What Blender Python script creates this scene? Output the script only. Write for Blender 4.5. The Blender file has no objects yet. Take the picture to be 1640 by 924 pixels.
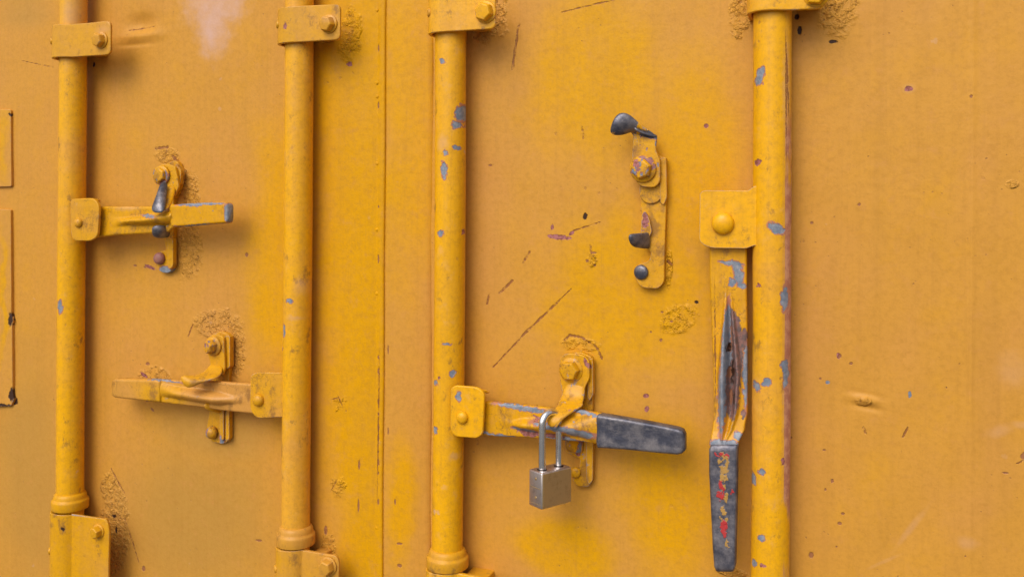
import bpy, bmesh, math, random
import numpy as np
from mathutils import Vector, Matrix, noise
random.seed(7)
R = math.radians
S = bpy.context.scene
COL = S.collection

# ------------------------------------------------------------------ camera
FPX, CX, HY, YAW, ROLL = 1428.0, 820.0, 330.0, R(20), R(0.35)
cam = bpy.data.cameras.new('camera')
cam.sensor_width = 36.0
cam.lens = FPX / 1640 * 36
cam.shift_y = -(462 - HY) / 1640
cam.clip_start = 0.02
cam.clip_end = 5000
camo = bpy.data.objects.new('camera', cam)
COL.objects.link(camo)
camo.matrix_world = (Matrix.Translation((0, -1, 0)) @ Matrix.Rotation(YAW, 4, 'Z')
                     @ Matrix.Rotation(R(90), 4, 'X') @ Matrix.Rotation(ROLL, 4, 'Z'))
S.camera = camo

# ------------------------------------------------------------------ world and sun (soft overcast daylight from the upper left)
SUN_EL, SUN_AZ = R(44), R(-12)          # azimuth measured from the wall's outward normal, minus = towards the left
to_sun = Vector((math.sin(SUN_AZ) * math.cos(SUN_EL), -math.cos(SUN_AZ) * math.cos(SUN_EL), math.sin(SUN_EL)))
w = bpy.data.worlds.new('World')
S.world = w
w.use_nodes = True
wt = w.node_tree
sky = wt.nodes.new('ShaderNodeTexSky')
sky.sky_type = 'NISHITA'
sky.sun_disc = False
sky.sun_elevation = SUN_EL
sky.sun_rotation = math.atan2(to_sun.x, to_sun.y)
sky.air_density = 1.0
sky.dust_density = 4.0
sky.ozone_density = 0.6
hs = wt.nodes.new('ShaderNodeHueSaturation')       # overcast: the blue is mostly veiled
hs.inputs['Saturation'].default_value = 0.35
wt.links.new(sky.outputs[0], hs.inputs['Color'])
wt.links.new(hs.outputs[0], wt.nodes['Background'].inputs[0])
wt.nodes['Background'].inputs[1].default_value = 0.15
sl = bpy.data.lights.new('sun', 'SUN')
sl.energy = 1.5
sl.angle = R(42)
sl.color = (1.0, 0.96, 0.9)
so = bpy.data.objects.new('sun', sl)
COL.objects.link(so)
so.rotation_euler = to_sun.to_track_quat('Z', 'Y').to_euler()
S.view_settings.view_transform = 'Standard'
S.view_settings.look = 'None'
S.view_settings.gamma = 1
S.view_settings.exposure = -0.02

# ------------------------------------------------------------------ pixel of the photograph -> point at a given distance in front of the door plane
fwd = Vector((-math.sin(YAW), math.cos(YAW), 0))
rgt = Vector((math.cos(YAW), math.sin(YAW), 0))
def W(px, py, off=0.0):
    a, b = px - CX, py - HY
    c, s = math.cos(ROLL), math.sin(ROLL)
    u, v = (a * c + b * s) / FPX, -(-a * s + b * c) / FPX
    d = fwd + rgt * u + Vector((0, 0, v))
    t = (1 - off) / d.y
    return Vector((d.x * t, -off, d.z * t))

# ------------------------------------------------------------------ node helpers
FIELDS = {}
def to_lines(lst):
    return [((x0 + x1) / 2, (y0 + y1) / 2, math.hypot(x1 - x0, y1 - y0) / 2 + h, h, math.degrees(math.atan2(y1 - y0, x1 - x0))) for x0, y0, x1, y1, h in lst]
def write_fields(me, org, key):
    n = len(me.vertices)
    co = np.empty(n * 3, dtype=np.float32); me.vertices.foreach_get('co', co)
    co = co.reshape(-1, 3) + np.array(org)
    X, Z = co[:, 0], co[:, 2]
    for cat, lst in FIELDS[key].items():
        best = np.full(n, 4.0)
        if cat == 'scr':
            for x0, y0, x1, y1, h in lst:
                a, b = W(x0, y0), W(x1, y1)
                L = max(1e-9, (b.x - a.x) ** 2 + (b.z - a.z) ** 2)
                t = np.clip(((X - a.x) * (b.x - a.x) + (Z - a.z) * (b.z - a.z)) / L, 0, 1)
                k = (W(x0 + 1, y0) - a).length
                d = np.hypot(X - a.x - t * (b.x - a.x), Z - a.z - t * (b.z - a.z)) / (h * k * (0.75 + 0.5 * np.sin(t * 9 + x0) ** 2))
                best = np.minimum(best, d)
            lst = []
        for q in lst:
            px, py, rx, ry = q[:4]
            t = R(q[4]) if len(q) > 4 else 0.0
            p = W(px, py); kx = (W(px + 1, py) - p).length; kz = (W(px, py + 1) - p).length
            u = (X - p.x) / kx; v = -(Z - p.z) / kz
            a = (u * math.cos(t) + v * math.sin(t)) / rx; b = (-u * math.sin(t) + v * math.cos(t)) / ry
            best = np.minimum(best, np.sqrt(a * a + b * b))
        at = me.attributes.new('f_' + cat, 'FLOAT', 'POINT')
        at.data.foreach_set('value', best.astype(np.float32))
class NT:
    def __init__(s, name):
        s.m = bpy.data.materials.new(name)
        s.m.use_nodes = True
        s.t = s.m.node_tree
        s.b = s.t.nodes['Principled BSDF']
        s.pos = s.n('ShaderNodeNewGeometry').outputs['Position']
    def n(s, kind, **kw):
        x = s.t.nodes.new(kind)
        for k, v in kw.items():
            setattr(x, k, v)
        return x
    def put(s, sock, v):
        if isinstance(v, bpy.types.NodeSocket): s.t.links.new(v, sock)
        elif isinstance(v, (tuple, list)) and len(v) == 3 and sock.type == 'RGBA': sock.default_value = (*v, 1)
        else: sock.default_value = v
    def math(s, op, a, b=0.0, c=0.0, clamp=False):
        x = s.n('ShaderNodeMath', operation=op, use_clamp=clamp)
        s.put(x.inputs[0], a); s.put(x.inputs[1], b); s.put(x.inputs[2], c)
        return x.outputs[0]
    def vm(s, op, a, b=None):
        x = s.n('ShaderNodeVectorMath', operation=op)
        s.put(x.inputs[0], a)
        if b is not None: s.put(x.inputs[1], b)
        return x.outputs['Value' if op in ('LENGTH', 'DISTANCE') else 'Vector']
    def vm2(s, op, a, b):
        x = s.n('ShaderNodeVectorMath', operation=op)
        s.put(x.inputs[0], a); s.put(x.inputs[1], b)
        return x.outputs['Value']
    def scale(s, a, k):
        x = s.n('ShaderNodeVectorMath', operation='SCALE')
        s.put(x.inputs[0], a); x.inputs['Scale'].default_value = k
        return x.outputs['Vector']
    def noise(s, scale, detail=3, rough=0.5, vec=None, out='Fac', seed=0.0):
        x = s.n('ShaderNodeTexNoise')
        s.put(x.inputs['Vector'], vec if vec is not None else s.pos)
        x.inputs['Scale'].default_value = scale; x.inputs['Detail'].default_value = detail
        x.inputs['Roughness'].default_value = rough
        return x.outputs[out]
    def vor(s, scale, feature='F1', out='Distance', vec=None):
        x = s.n('ShaderNodeTexVoronoi', feature=feature)
        s.put(x.inputs['Vector'], vec if vec is not None else s.pos)
        x.inputs['Scale'].default_value = scale
        return x.outputs[out]
    def rng(s, v, a, b, c=0.0, d=1.0, smooth=True):
        x = s.n('ShaderNodeMapRange', interpolation_type='SMOOTHSTEP' if smooth else 'LINEAR')
        s.put(x.inputs['Value'], v)
        for k, q in zip(('From Min', 'From Max', 'To Min', 'To Max'), (a, b, c, d)): s.put(x.inputs[k], q)
        return x.outputs['Result']
    def mix(s, f, a, b):
        x = s.n('ShaderNodeMix', data_type='RGBA')
        s.put(x.inputs['Factor'], f); s.put(x.inputs['A'], a) if False else None
        s.put(x.inputs[6], a); s.put(x.inputs[7], b)
        return x.outputs[2]
    def distort(s, scale, amp, seed=0.0, detail=3):
        c = s.noise(scale, detail, 0.6, out='Color', seed=seed)
        return s.vm('ADD', s.pos, s.scale(s.vm('SUBTRACT', c, (0.5, 0.5, 0.5)), amp))
    def stretch(s, sc, vec=None):
        return s.vm('MULTIPLY', vec if vec is not None else s.pos, sc)
    def blobs(s, lst, vec, off=0.0):
        """lst of (px, py, rx_px, ry_px, rot_deg) -> smallest normalised distance"""
        acc = None
        for q in lst:
            px, py, rx, ry = q[:4]
            rot = q[4] if len(q) > 4 else 0
            o = q[5] if len(q) > 5 else off
            p = W(px, py, o)
            kx = (W(px + 1, py, o) - p).length
            kz = (W(px, py + 1, o) - p).length
            mp = s.n('ShaderNodeMapping', vector_type='TEXTURE')
            s.put(mp.inputs['Vector'], vec)
            mp.inputs['Location'].default_value = p
            mp.inputs['Rotation'].default_value = (0, R(rot), 0)     # clockwise in the photograph
            mp.inputs['Scale'].default_value = (rx * kx, 1000, ry * kz)
            d = s.vm('LENGTH', mp.outputs[0])
            acc = d if acc is None else s.math('MINIMUM', acc, d)
        return acc
    def field(s, cat, vec_scale, amp, seed):
        a = s.n('ShaderNodeAttribute', attribute_type='GEOMETRY', attribute_name='f_' + cat)
        return s.math('MULTIPLY_ADD', s.math('SUBTRACT', s.noise(vec_scale, 3, 0.6, seed=seed), 0.5), amp, a.outputs['Fac'])
    def lines(s, lst, vec, off=0.0):
        """lst of (x0, y0, x1, y1, half width px)"""
        q = []
        for l in lst:
            x0, y0, x1, y1, h = l[:5]
            q.append(((x0 + x1) / 2, (y0 + y1) / 2, math.hypot(x1 - x0, y1 - y0) / 2 + h, h, math.degrees(math.atan2(y1 - y0, x1 - x0))) + tuple(l[5:6]))
        return s.blobs(q, vec, off)

SAT = (0.66, 0.315, 0.0005)
FADE = (0.585, 0.278, 0.040)
PINK = (0.57, 0.262, 0.068)
ROD = (0.79, 0.383, 0.0008)
GREY = (0.19, 0.205, 0.26)
RUST = (0.23, 0.075, 0.055)
DARK = (0.045, 0.02, 0.012)

def paint(name, olive=None, rustcol=None, sat=None, fade=0.5, grey=(), rust=(), dark=(), scr=(), pale=(), rough=(), pits=(), off=0.0,
          edge=0.0, mottled=0.0, bare=0.0, spots=0.3, lump=1.0, gloss=0.42, redside=None, colour=None, key=None, spec=0.30, grime=0.0, palek=0.5, palecol=(0.60, 0.33, 0.17)):
    N = NT(name)
    if key: FIELDS[key] = {}
    NOISE = dict(sat=(9, 1.0, 3.0), pale=(60, 0.8, 1.5), rough=(45, 0.9, 6.0), grey=(240, 1.2, 1.0), rust=(240, 1.2, 1.2), pits=(300, 0.9, 2.0), dark=(240, 1.1, 1.4), scr=(220, 1.5, 2.2), olive=(9, 0.8, 3.3))
    def B(cat, lst, vec):
        if key:
            FIELDS[key][cat] = lst
            return N.field(cat, *NOISE[cat])
        return N.blobs(lst, vec, off)
    dA = N.distort(170, 0.0095, 1.0, 4)
    dB = N.distort(260, 0.0022, 2.0)
    dC = N.distort(9, 0.09, 3.0)
    big = N.noise(3.2, 3, 0.55, seed=4.0)
    med = N.noise(17, 6, 0.68, seed=5.0)
    if sat:
        m = N.rng(B('sat', sat, dC), 0.45, 1.35, 1.0, 0.0)
        m = N.math('MULTIPLY_ADD', N.math('SUBTRACT', med, 0.5), 1.8, m, clamp=True)
    else:
        m = N.rng(N.math('MULTIPLY_ADD', N.math('SUBTRACT', med, 0.5), 0.6, big), fade - 0.16, fade + 0.16, 1.0, 0.0)
    a = colour or SAT
    b = (colour[0] * 0.95, colour[1] * 0.93, colour[2] + 0.03) if colour else FADE
    c = N.mix(m, b, a)
    pk = N.rng(N.math('ADD', N.noise(6, 3, 0.6, N.stretch((1.0, 1, 0.5)), seed=8.0), N.math('MULTIPLY', med, 0.25)), 0.58, 0.80, 0.0, 0.5)
    pk = N.math('MULTIPLY', pk, N.math('SUBTRACT', 1.0, N.math('MULTIPLY', m, 0.8)))
    c = N.mix(pk, c, PINK)
    if olive:
        om = N.rng(B('olive', olive, dC), 0.3, 1.3, 0.9, 0.0)
        c = N.mix(om, c, (0.47, 0.245, 0.048))
    # grime washed down in faint vertical streaks, and a fine uneven tone
    st = N.rng(N.noise(38, 4, 0.6, N.stretch((1, 1, 0.06)), seed=11.0), 0.45, 0.8, 0.0, 0.20)
    c = N.mix(st, c, (0.36, 0.17, 0.03))
    fi = N.rng(N.noise(150, 5, 0.78, seed=12.0), 0.40, 0.72, 0.0, 0.38)
    c = N.mix(fi, c, (0.40, 0.18, 0.025))
    fj = N.rng(N.noise(61, 6, 0.75, seed=15.0), 0.52, 0.74, 0.0, 0.45)
    c = N.mix(fj, c, PINK if not colour else (0.68, 0.36, 0.10))
    rs2 = N.rng(N.noise(260, 3, 0.6, N.stretch((1, 1, 0.02)), seed=16.0), 0.50, 0.80, 0.0, 0.15)
    c = N.mix(rs2, c, (0.38, 0.17, 0.03))
    crack = None
    if grime >= 0.45 or rough:
        ce = N.vor(52, 'DISTANCE_TO_EDGE', vec=N.distort(60, 0.030, 5.0, 5))
        crack = N.math('MULTIPLY', N.rng(ce, 0.008, 0.028, 1.0, 0.0), N.rng(N.noise(33, 3, 0.6), 0.51, 0.58))
    if grime:
        gr = N.rng(N.noise(48, 6, 0.72, N.stretch((1, 1, 0.7)), seed=13.0), 0.60 - grime * 0.14, 0.72 - grime * 0.1, 0.0, 0.75)
        c = N.mix(gr, c, (0.25, 0.115, 0.03))
        g2 = N.rng(N.noise(130, 5, 0.75, seed=14.0), 0.60, 0.68, 0.0, 0.7 * min(1.0, grime * 1.5))
        c = N.mix(g2, c, (0.13, 0.055, 0.025))
    if crack is not None and not rough:
        c = N.mix(N.math('MULTIPLY', crack, 0.45), c, (0.14, 0.055, 0.02))
    height = N.math('MULTIPLY', N.noise(330, 2, 0.5, seed=20.0), 0.00010 * lump)
    height = N.math('MULTIPLY_ADD', N.noise(70, 3, 0.55, seed=21.0), 0.00045 * lump, height)
    rg = N.math('MULTIPLY_ADD', N.math('SUBTRACT', med, 0.5), 0.25, gloss)
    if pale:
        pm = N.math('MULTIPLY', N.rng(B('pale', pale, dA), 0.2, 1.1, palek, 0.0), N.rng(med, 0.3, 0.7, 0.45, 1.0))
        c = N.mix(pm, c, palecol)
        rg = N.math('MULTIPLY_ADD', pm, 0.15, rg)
    rr = None
    if rough:
        rm = N.rng(B('rough', rough, None if key else N.distort(45, 0.035, 6.0)), 0.65, 1.0, 1.0, 0.0)
        bl = N.rng(N.vor(170), 0.0, 0.7, 1.0, 0.0)
        bn = N.rng(N.noise(125, 4, 0.6, seed=31.0), 0.40, 0.66)
        height = N.math('ADD', height, N.math('MULTIPLY', rm, N.math('MULTIPLY_ADD', bn, 0.0017, N.math('MULTIPLY', bl, 0.0001))))
        height = N.math('MULTIPLY_ADD', rm, 0.0002, height)
        cr = N.math('MULTIPLY', rm, N.rng(N.noise(190, 3, 0.7, seed=33.0), 0.645, 0.70, 0.0, 0.55))
        c = N.mix(cr, c, (0.20, 0.075, 0.02))
        c = N.mix(N.math('MULTIPLY', N.math('MULTIPLY', crack, rm), 0.55), c, (0.22, 0.09, 0.02))
        sk = N.math('MULTIPLY', N.rng(N.vor(240), 0.24, 0.36, 1.0, 0.0), N.rng(N.noise(75, 2, 0.5), 0.50, 0.58))
        sk = N.math('MULTIPLY', sk, rm)
        c = N.mix(N.math('MULTIPLY', sk, 0.5), c, (0.20, 0.08, 0.02))
        height = N.math('MULTIPLY_ADD', sk, -0.0005, height)
    # small random bites, brown and pale
    if spots:
        v = N.vor(46, vec=N.distort(180, 0.006, 7.0))
        gate = N.rng(N.noise(9, 2, 0.5, seed=41.0), 0.56, 0.66)
        sp = N.math('MULTIPLY', N.rng(v, 0.07, 0.10, 1.0, 0.0), gate)
        c = N.mix(N.math('MULTIPLY', sp, spots), c, (0.26, 0.10, 0.05))
        height = N.math('MULTIPLY_ADD', sp, -0.0003, height)
        v2 = N.vor(23, vec=N.distort(120, 0.01, 9.0))
        sp2 = N.math('MULTIPLY', N.rng(v2, 0.05, 0.075, 1.0, 0.0), N.rng(N.noise(7, 2, 0.5, seed=43.0), 0.5, 0.6))
        c = N.mix(N.math('MULTIPLY', sp2, spots * 0.9), c, (0.58, 0.36, 0.25))
    if key:      # pin-prick nicks in the paint
        v3 = N.vor(105, vec=N.distort(300, 0.003, 9.0))
        sp3 = N.math('MULTIPLY', N.rng(v3, 0.06, 0.11, 1.0, 0.0), N.rng(N.noise(12, 3, 0.6), 0.50, 0.60))
        c = N.mix(N.math('MULTIPLY', sp3, 0.55), c, (0.24, 0.10, 0.04))
        height = N.math('MULTIPLY_ADD', sp3, -0.0002, height)
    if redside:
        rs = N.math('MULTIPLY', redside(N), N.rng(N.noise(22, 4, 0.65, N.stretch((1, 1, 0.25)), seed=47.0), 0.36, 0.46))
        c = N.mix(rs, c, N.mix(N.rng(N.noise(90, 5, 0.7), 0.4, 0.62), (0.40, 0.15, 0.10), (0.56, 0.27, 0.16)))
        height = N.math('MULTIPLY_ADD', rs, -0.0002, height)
    if mottled:
        mm = N.rng(N.noise(75, 4, 0.6, N.stretch((1.0, 1, 0.8)), seed=51.0), 0.58 - mottled * 0.2, 0.61 - mottled * 0.2)
        c = N.mix(mm, c, N.mix(N.rng(N.noise(120, 2, seed=52.0), 0.45, 0.6), GREY, (0.30, 0.12, 0.11)))
        height = N.math('MULTIPLY_ADD', mm, -0.00025, height)
        rg = N.math('MULTIPLY_ADD', mm, 0.1, rg)
    def chips(cat, lst, vec, colr, c, height, lo=0.88, hi=1.0, dep=0.0003, fac=1.0):
        q = N.rng(B(cat, lst, vec), lo, hi, fac, 0.0)
        return N.mix(q, c, colr), N.math('MULTIPLY_ADD', q, -dep, height)
    if grey:
        gn = N.mix(N.rng(N.noise(150, 4, 0.7, seed=61.0), 0.35, 0.7), (0.15, 0.18, 0.23), (0.30, 0.30, 0.33))
        c, height = chips('grey', [(q[0], q[1], q[2] * 1.2, q[3] * 1.2) + tuple(q[4:]) for q in grey], dA, (0.42, 0.17, 0.10), c, height, 0.9, 1.05, 0.0)
        c, height = chips('grey', grey, dA, gn, c, height)
    if rust: c, height = chips('rust', rust, dA, N.mix(N.rng(N.noise(260, 3, 0.7, seed=63.0), 0.4, 0.6), *(rustcol or (RUST, (0.40, 0.15, 0.14)))), c, height)
    if pits: c, height = chips('pits', pits, dB, (0.30, 0.12, 0.055), c, height, 0.7, 1.1, 0.0006, 0.9)
    if dark: c, height = chips('dark', dark, dA, DARK, c, height, 0.7, 1.1, 0.0008)
    if scr:
        q = N.rng(B('scr', scr, None) if key else N.lines(scr, dB, off), 0.7, 1.5, 1.0, 0.0)
        q = N.math('MULTIPLY', q, N.rng(N.noise(120, 3, 0.7, seed=71.0), 0.36, 0.52, 0.25, 1.0))
        c = N.mix(N.math('MULTIPLY', q, 0.85), c, (0.24, 0.085, 0.03))
        height = N.math('MULTIPLY_ADD', q, -0.0006, height)
    if edge:
        bv = N.n('ShaderNodeBevel', samples=4); bv.inputs['Radius'].default_value = 0.0016
        g = N.math('SUBTRACT', 1.0, N.vm2('DOT_PRODUCT', bv.outputs[0], N.n('ShaderNodeNewGeometry').outputs['Normal']))
        e = N.math('MULTIPLY_ADD', N.math('SUBTRACT', N.noise(80, 4, 0.7, seed=81.0), 0.62 - 0.16 * edge), 0.35, g)
        e = N.rng(e, 0.045, 0.065)
        c = N.mix(e, c, N.mix(N.rng(N.noise(90, 3, seed=82.0), 0.4, 0.6), (0.24, 0.22, 0.25), (0.36, 0.28, 0.25)))
    if bare:      # hand-worn metal with the paint gone
        bm_ = N.rng(N.noise(60, 5, 0.7, seed=91.0), bare - 0.03, bare + 0.02, 1.0, 0.0)
        steel = N.mix(N.rng(N.noise(58, 8, 0.66, seed=92.0), 0.36, 0.68), (0.070, 0.072, 0.098), (0.225, 0.205, 0.215))
        steel = N.mix(N.rng(N.noise(140, 6, 0.8, N.stretch((0.35, 1, 1))), 0.55, 0.72, 0.0, 0.5), steel, (0.36, 0.32, 0.31))
        c = N.mix(bm_, c, steel)
        height = N.math('MULTIPLY_ADD', bm_, -0.0003, height)
        height = N.math('MULTIPLY_ADD', N.noise(420, 3, 0.6, seed=93.0), 0.00012, height)
        N.put(N.b.inputs['Metallic'], N.math('MULTIPLY', bm_, 0.55))
        rg = N.math('MULTIPLY_ADD', bm_, 0.06, rg)
    bp = N.n('ShaderNodeBump')
    bp.inputs['Strength'].default_value = 1.0
    bp.inputs['Distance'].default_value = 1.0
    N.put(bp.inputs['Height'], height)
    N.put(N.b.inputs['Normal'], bp.outputs[0])
    N.put(N.b.inputs['Base Color'], c)
    N.put(N.b.inputs['Roughness'], rg)
    N.b.inputs['Specular IOR Level'].default_value = spec
    return N.m

K = 0.80         # every piece of hardware stands this much of its noted distance off the door
# ------------------------------------------------------------------ object helpers
def tag(o, label=None, cat=None, group=None, kind=None):
    for k, v in (('label', label), ('category', cat), ('group', group), ('kind', kind)):
        if v: o[k] = v
    return o
def empty(name, loc, label, cat, group=None):
    o = bpy.data.objects.new(name, None)
    o.empty_display_size = 0.02
    COL.objects.link(o)
    o.location = loc
    return tag(o, label, cat, group)
def root_loc(o):
    v = Vector((0, 0, 0))
    while o is not None:
        v += o.location; o = o.parent
    return v
def link(name, verts, faces, mat, parent=None, smooth=True, bevel=0.0, sub=0, solid=0.0, seg=2, base=None):
    """verts in world coordinates; the object's origin is put at the middle of the piece"""
    verts = [Vector(v) for v in verts]
    org = Vector((sum(v.x for v in verts), sum(v.y for v in verts), sum(v.z for v in verts))) / len(verts) if base is None else Vector(base)
    me = bpy.data.meshes.new(name)
    me.from_pydata([v - org for v in verts], [], faces)
    me.update()
    bm = bmesh.new(); bm.from_mesh(me)
    bmesh.ops.recalc_face_normals(bm, faces=bm.faces)
    bm.to_mesh(me); bm.free()
    for p in me.polygons: p.use_smooth = smooth
    me.materials.append(mat)
    o = bpy.data.objects.new(name, me)
    COL.objects.link(o)
    if parent is not None:
        o.parent = parent
        o.location = org - root_loc(parent)
    else: o.location = org
    if solid:
        md = o.modifiers.new('solidify', 'SOLIDIFY'); md.thickness = solid; md.offset = 0.0
    if bevel:
        md = o.modifiers.new('bevel', 'BEVEL'); md.width = bevel; md.segments = seg; md.limit_method = 'ANGLE'; md.angle_limit = R(35)
        md.harden_normals = False
        if not sub:
            o.modifiers.new('wn', 'WEIGHTED_NORMAL').keep_sharp = True
    if sub:
        md = o.modifiers.new('subd', 'SUBSURF'); md.levels = sub; md.render_levels = sub
    return o
def fillet(poly, r, n=4):
    out = []
    L = len(poly)
    for i in range(L):
        p = poly[i]
        rr = p[2] if len(p) > 2 else r
        p0, p1, p2 = Vector(poly[i - 1][:2]), Vector(p[:2]), Vector(poly[(i + 1) % L][:2])
        d1, d2 = (p0 - p1), (p2 - p1)
        k = min(rr, d1.length * 0.48, d2.length * 0.48)
        if k < 0.4: out.append(p1); continue
        a, b = p1 + d1.normalized() * k, p1 + d2.normalized() * k
        for j in range(n + 1):
            t = j / n
            out.append(a * (1 - t) ** 2 + p1 * 2 * t * (1 - t) + b * t * t)
    return out
PK = {'cover_plate': 1.0}
def plate(name, poly, off, thick, mat, parent, r=4, bevel=0.0012, back=None, sub=0, seg=3):
    """a plate cut to the outline; off = distance of its front face from the door; thick reaches back"""
    pts = fillet(poly, r); off *= PK.get(name, K)
    f = [W(p[0], p[1], off) for p in pts]
    n = len(f)
    v = f + [Vector((p.x, p.y + thick, p.z)) for p in f]
    faces = [list(range(n)), list(range(2 * n - 1, n - 1, -1))] + [[i, n + i, n + (i + 1) % n, (i + 1) % n] for i in range(n)]
    return link(name, v, faces, mat, parent, bevel=bevel, seg=seg)
def sheet(name, rows, thick, mat, parent, sub=2):
    """bent sheet metal: rows of (px, py, off)"""
    v, f = [], []
    m = len(rows[0])
    for rw in rows:
        for p in rw: v.append(W(p[0], p[1], p[2] * K))
    for i in range(len(rows) - 1):
        for j in range(m - 1):
            a = i * m + j
            f.append([a, a + 1, a + m + 1, a + m])
    return link(name, v, f, mat, parent, solid=thick, sub=sub)
def loft(name, rings, mat, parent, cap=True, closed=True, smooth=True, sub=0, bevel=0.0):
    n = len(rings[0]); v = [p for r_ in rings for p in r_]; f = []
    for i in range(len(rings) - 1):
        for j in range(n if closed else n - 1):
            a, b = i * n + j, i * n + (j + 1) % n
            f.append([a, b, b + n, a + n])
    if cap:
        f.append(list(range(n))[::-1]); f.append([(len(rings) - 1) * n + j for j in range(n)])
    return link(name, v, f, mat, parent, smooth=smooth, sub=sub, bevel=bevel)
def lever(name, keys, mat, parent, steps=60, across=27, wob=0.0006, hollow=False):
    """flat forged lever. keys: (A(px,py), B(px,py), off, thick, ridge_h, ridge_c, ridge_w)"""
    ks = [tuple(k[0]) + tuple(k[1]) + tuple(k[2:]) for k in keys]
    # arc length parameter
    acc = [0]
    for a, b in zip(ks, ks[1:]):
        acc.append(acc[-1] + max(1e-3, math.hypot((a[0] + a[2] - b[0] - b[2]) / 2, (a[1] + a[3] - b[1] - b[3]) / 2)))
    ts = sorted(set([x for x in acc] + [acc[-1] * i / steps for i in range(steps + 1)]))
    rings = []
    for t in ts:
        i = max(0, min(len(ks) - 2, next((q for q in range(len(acc) - 1) if t <= acc[q + 1] + 1e-9), len(ks) - 2)))
        u = (t - acc[i]) / (acc[i + 1] - acc[i])
        k = [a * (1 - u) + b * u for a, b in zip(ks[i], ks[i + 1])]
        ax, ay, bx, by, off, th, rh, rc, rw = k; off *= K
        A, B = W(ax, ay, off), W(bx, by, off)
        ring = []
        for j in range(across):
            q = j / (across - 1)
            # softly rounded long edges
            e = min(q, 1 - q) * (B - A).length
            rd = 0.0032 if name == 'grip' else 0.0022
            dip = 0.0 if e >= rd else rd - math.sqrt(max(0, rd * rd - (rd - e) ** 2))
            tri = lambda c0, w0: max(0.0, 1 - (abs(q - c0) / w0) ** 1.5)
            if hollow and rh: h = rh * (tri(rc - .42 * rw, .50 * rw) + 0.60 * tri(rc + .80 * rw, .34 * rw) - 0.25 * tri(rc + .25 * rw, .45 * rw))
            else: h = rh * max(0.0, 1 - (abs(q - rc) / max(rw, 1e-3)) ** 1.6) ** 0.7 if rh else 0.0
            p = A.lerp(B, q)
            nz = noise.noise(p * 40) * wob
            ring.append(Vector((p.x, p.y - h + dip + nz, p.z)))
        ring = ring + [Vector((p.x, -off + th - (0.0008 if j in (0, across - 1) else 0), p.z)) for j, p in reversed(list(enumerate([A.lerp(B, j / (across - 1)) for j in range(across)])))]
        rings.append(ring)
    return loft(name, rings, mat, parent)
def bolt(name, px, py, off, r, h, mat, parent, sides=6, dome=0.35, tilt=(0, 0), rot=0.2, washer=None, wmat=None, k=None):
    """bolt head: r and h in metres, off = where its foot stands"""
    c = W(px, py, off * (K if k is None else k))
    rings = []
    hexa = sides < 12
    prof = [(1.0, 0.0), (1.0, 0.74), (0.84, 1.0), (0.03, 1.03)] if hexa else \
           [(1.0, 0.0), (0.99, 0.3), (0.92, 0.55), (0.76, 0.78), (0.5, 0.93), (0.22, 1.0), (0.04, 1.01)]
    nn = sides if hexa else 24
    M = Matrix.Rotation(R(tilt[0]), 3, 'X') @ Matrix.Rotation(R(tilt[1]), 3, 'Z')
    for fr, fh in prof:
        rings.append([c + M @ Vector((math.cos(2 * math.pi * i / nn + rot) * r * 1.06 * fr, -h * fh, math.sin(2 * math.pi * i / nn + rot) * r * 1.06 * fr)) for i in range(nn)])
    o = loft(name, rings, mat, parent, bevel=0.0009 if hexa else 0)
    if washer:
        wr, wh = washer
        rings = []
        for fr, fh in ((1, -0.2), (1, 0.6), (0.94, 1.0), (0.5, 1.0)):
            rings.append([c + Vector((math.cos(2 * math.pi * i / 28) * wr * fr, -wh * (fh - 1) * 1 - wh * 0.9, math.sin(2 * math.pi * i / 28) * wr * fr)) for i in range(28)])
        loft('washer', rings, wmat or mat, o)
    return o

# ------------------------------------------------------------------ ground (out of frame, below; added for bounce light and reflections on the doors)
gm = NT('yard_asphalt')
gm.put(gm.b.inputs['Base Color'], gm.mix(gm.noise(30, 5, 0.7), (0.10, 0.095, 0.085), (0.17, 0.16, 0.145)))
gm.b.inputs['Roughness'].default_value = 0.9
g = link('ground', [(-300, -600, -1.42), (300, -600, -1.42), (300, 300, -1.42), (-300, 300, -1.42)], [[0, 1, 2, 3]], gm.m, smooth=False)
tag(g, 'grey asphalt yard below the container doors', None, None, 'structure')

# ------------------------------------------------------------------ the two door leaves
XL, XR, ZT, ZB = -1.75, 0.62, 0.75, -1.28
XS = W(617, 460).x              # where the leaves meet
def axis(a, b, fa, fb, fine, coarse):
    """coordinates from a to b, fine inside fa..fb"""
    out = [a]
    x = a
    while x < b - 1e-6:
        st = fine if fa <= x < fb else coarse
        x = min(b, x + st)
        if x - st < fa < x: x = fa
        out.append(x)
    return np.array(out)
DENTS = []
def dent(px, py, rx, rz, h, rot=0.0):
    p = W(px, py)
    DENTS.append((p.x, p.z, rx, rz, h, R(rot)))
dent(228, 38, 0.026, 0.013, -0.0052)      # creased dent by the first rod
dent(226, 58, 0.032, 0.006, 0.0030)
dent(222, 92, 0.026, 0.020, 0.0010)
dent(215, 72, 0.030, 0.003, -0.0014)
dent(250, 48, 0.012, 0.012, 0.0012)
dent(330, 40, 0.060, 0.090, 0.0022)
dent(1386, 640, 0.0115, 0.0048, 0.0032, 8)  # knocked lump
dent(1388, 652, 0.014, 0.003, -0.0018, 8)
dent(1385, 631, 0.016, 0.003, -0.0010, 8)
dent(1344, 20, 0.035, 0.040, 0.0016)
dent(1185, 15, 0.018, 0.035, 0.0012)
dent(560, 50, 0.022, 0.038, 0.0015)
dent(1000, 520, 0.12, 0.10, -0.0018)
dent(300, 700, 0.10, 0.14, 0.0022)
dent(1500, 250, 0.12, 0.20, 0.0020)
dent(1440, 870, 0.05, 0.02, -0.0010, -50)
dent(235, 450, 0.05, 0.08, -0.0016)
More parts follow.
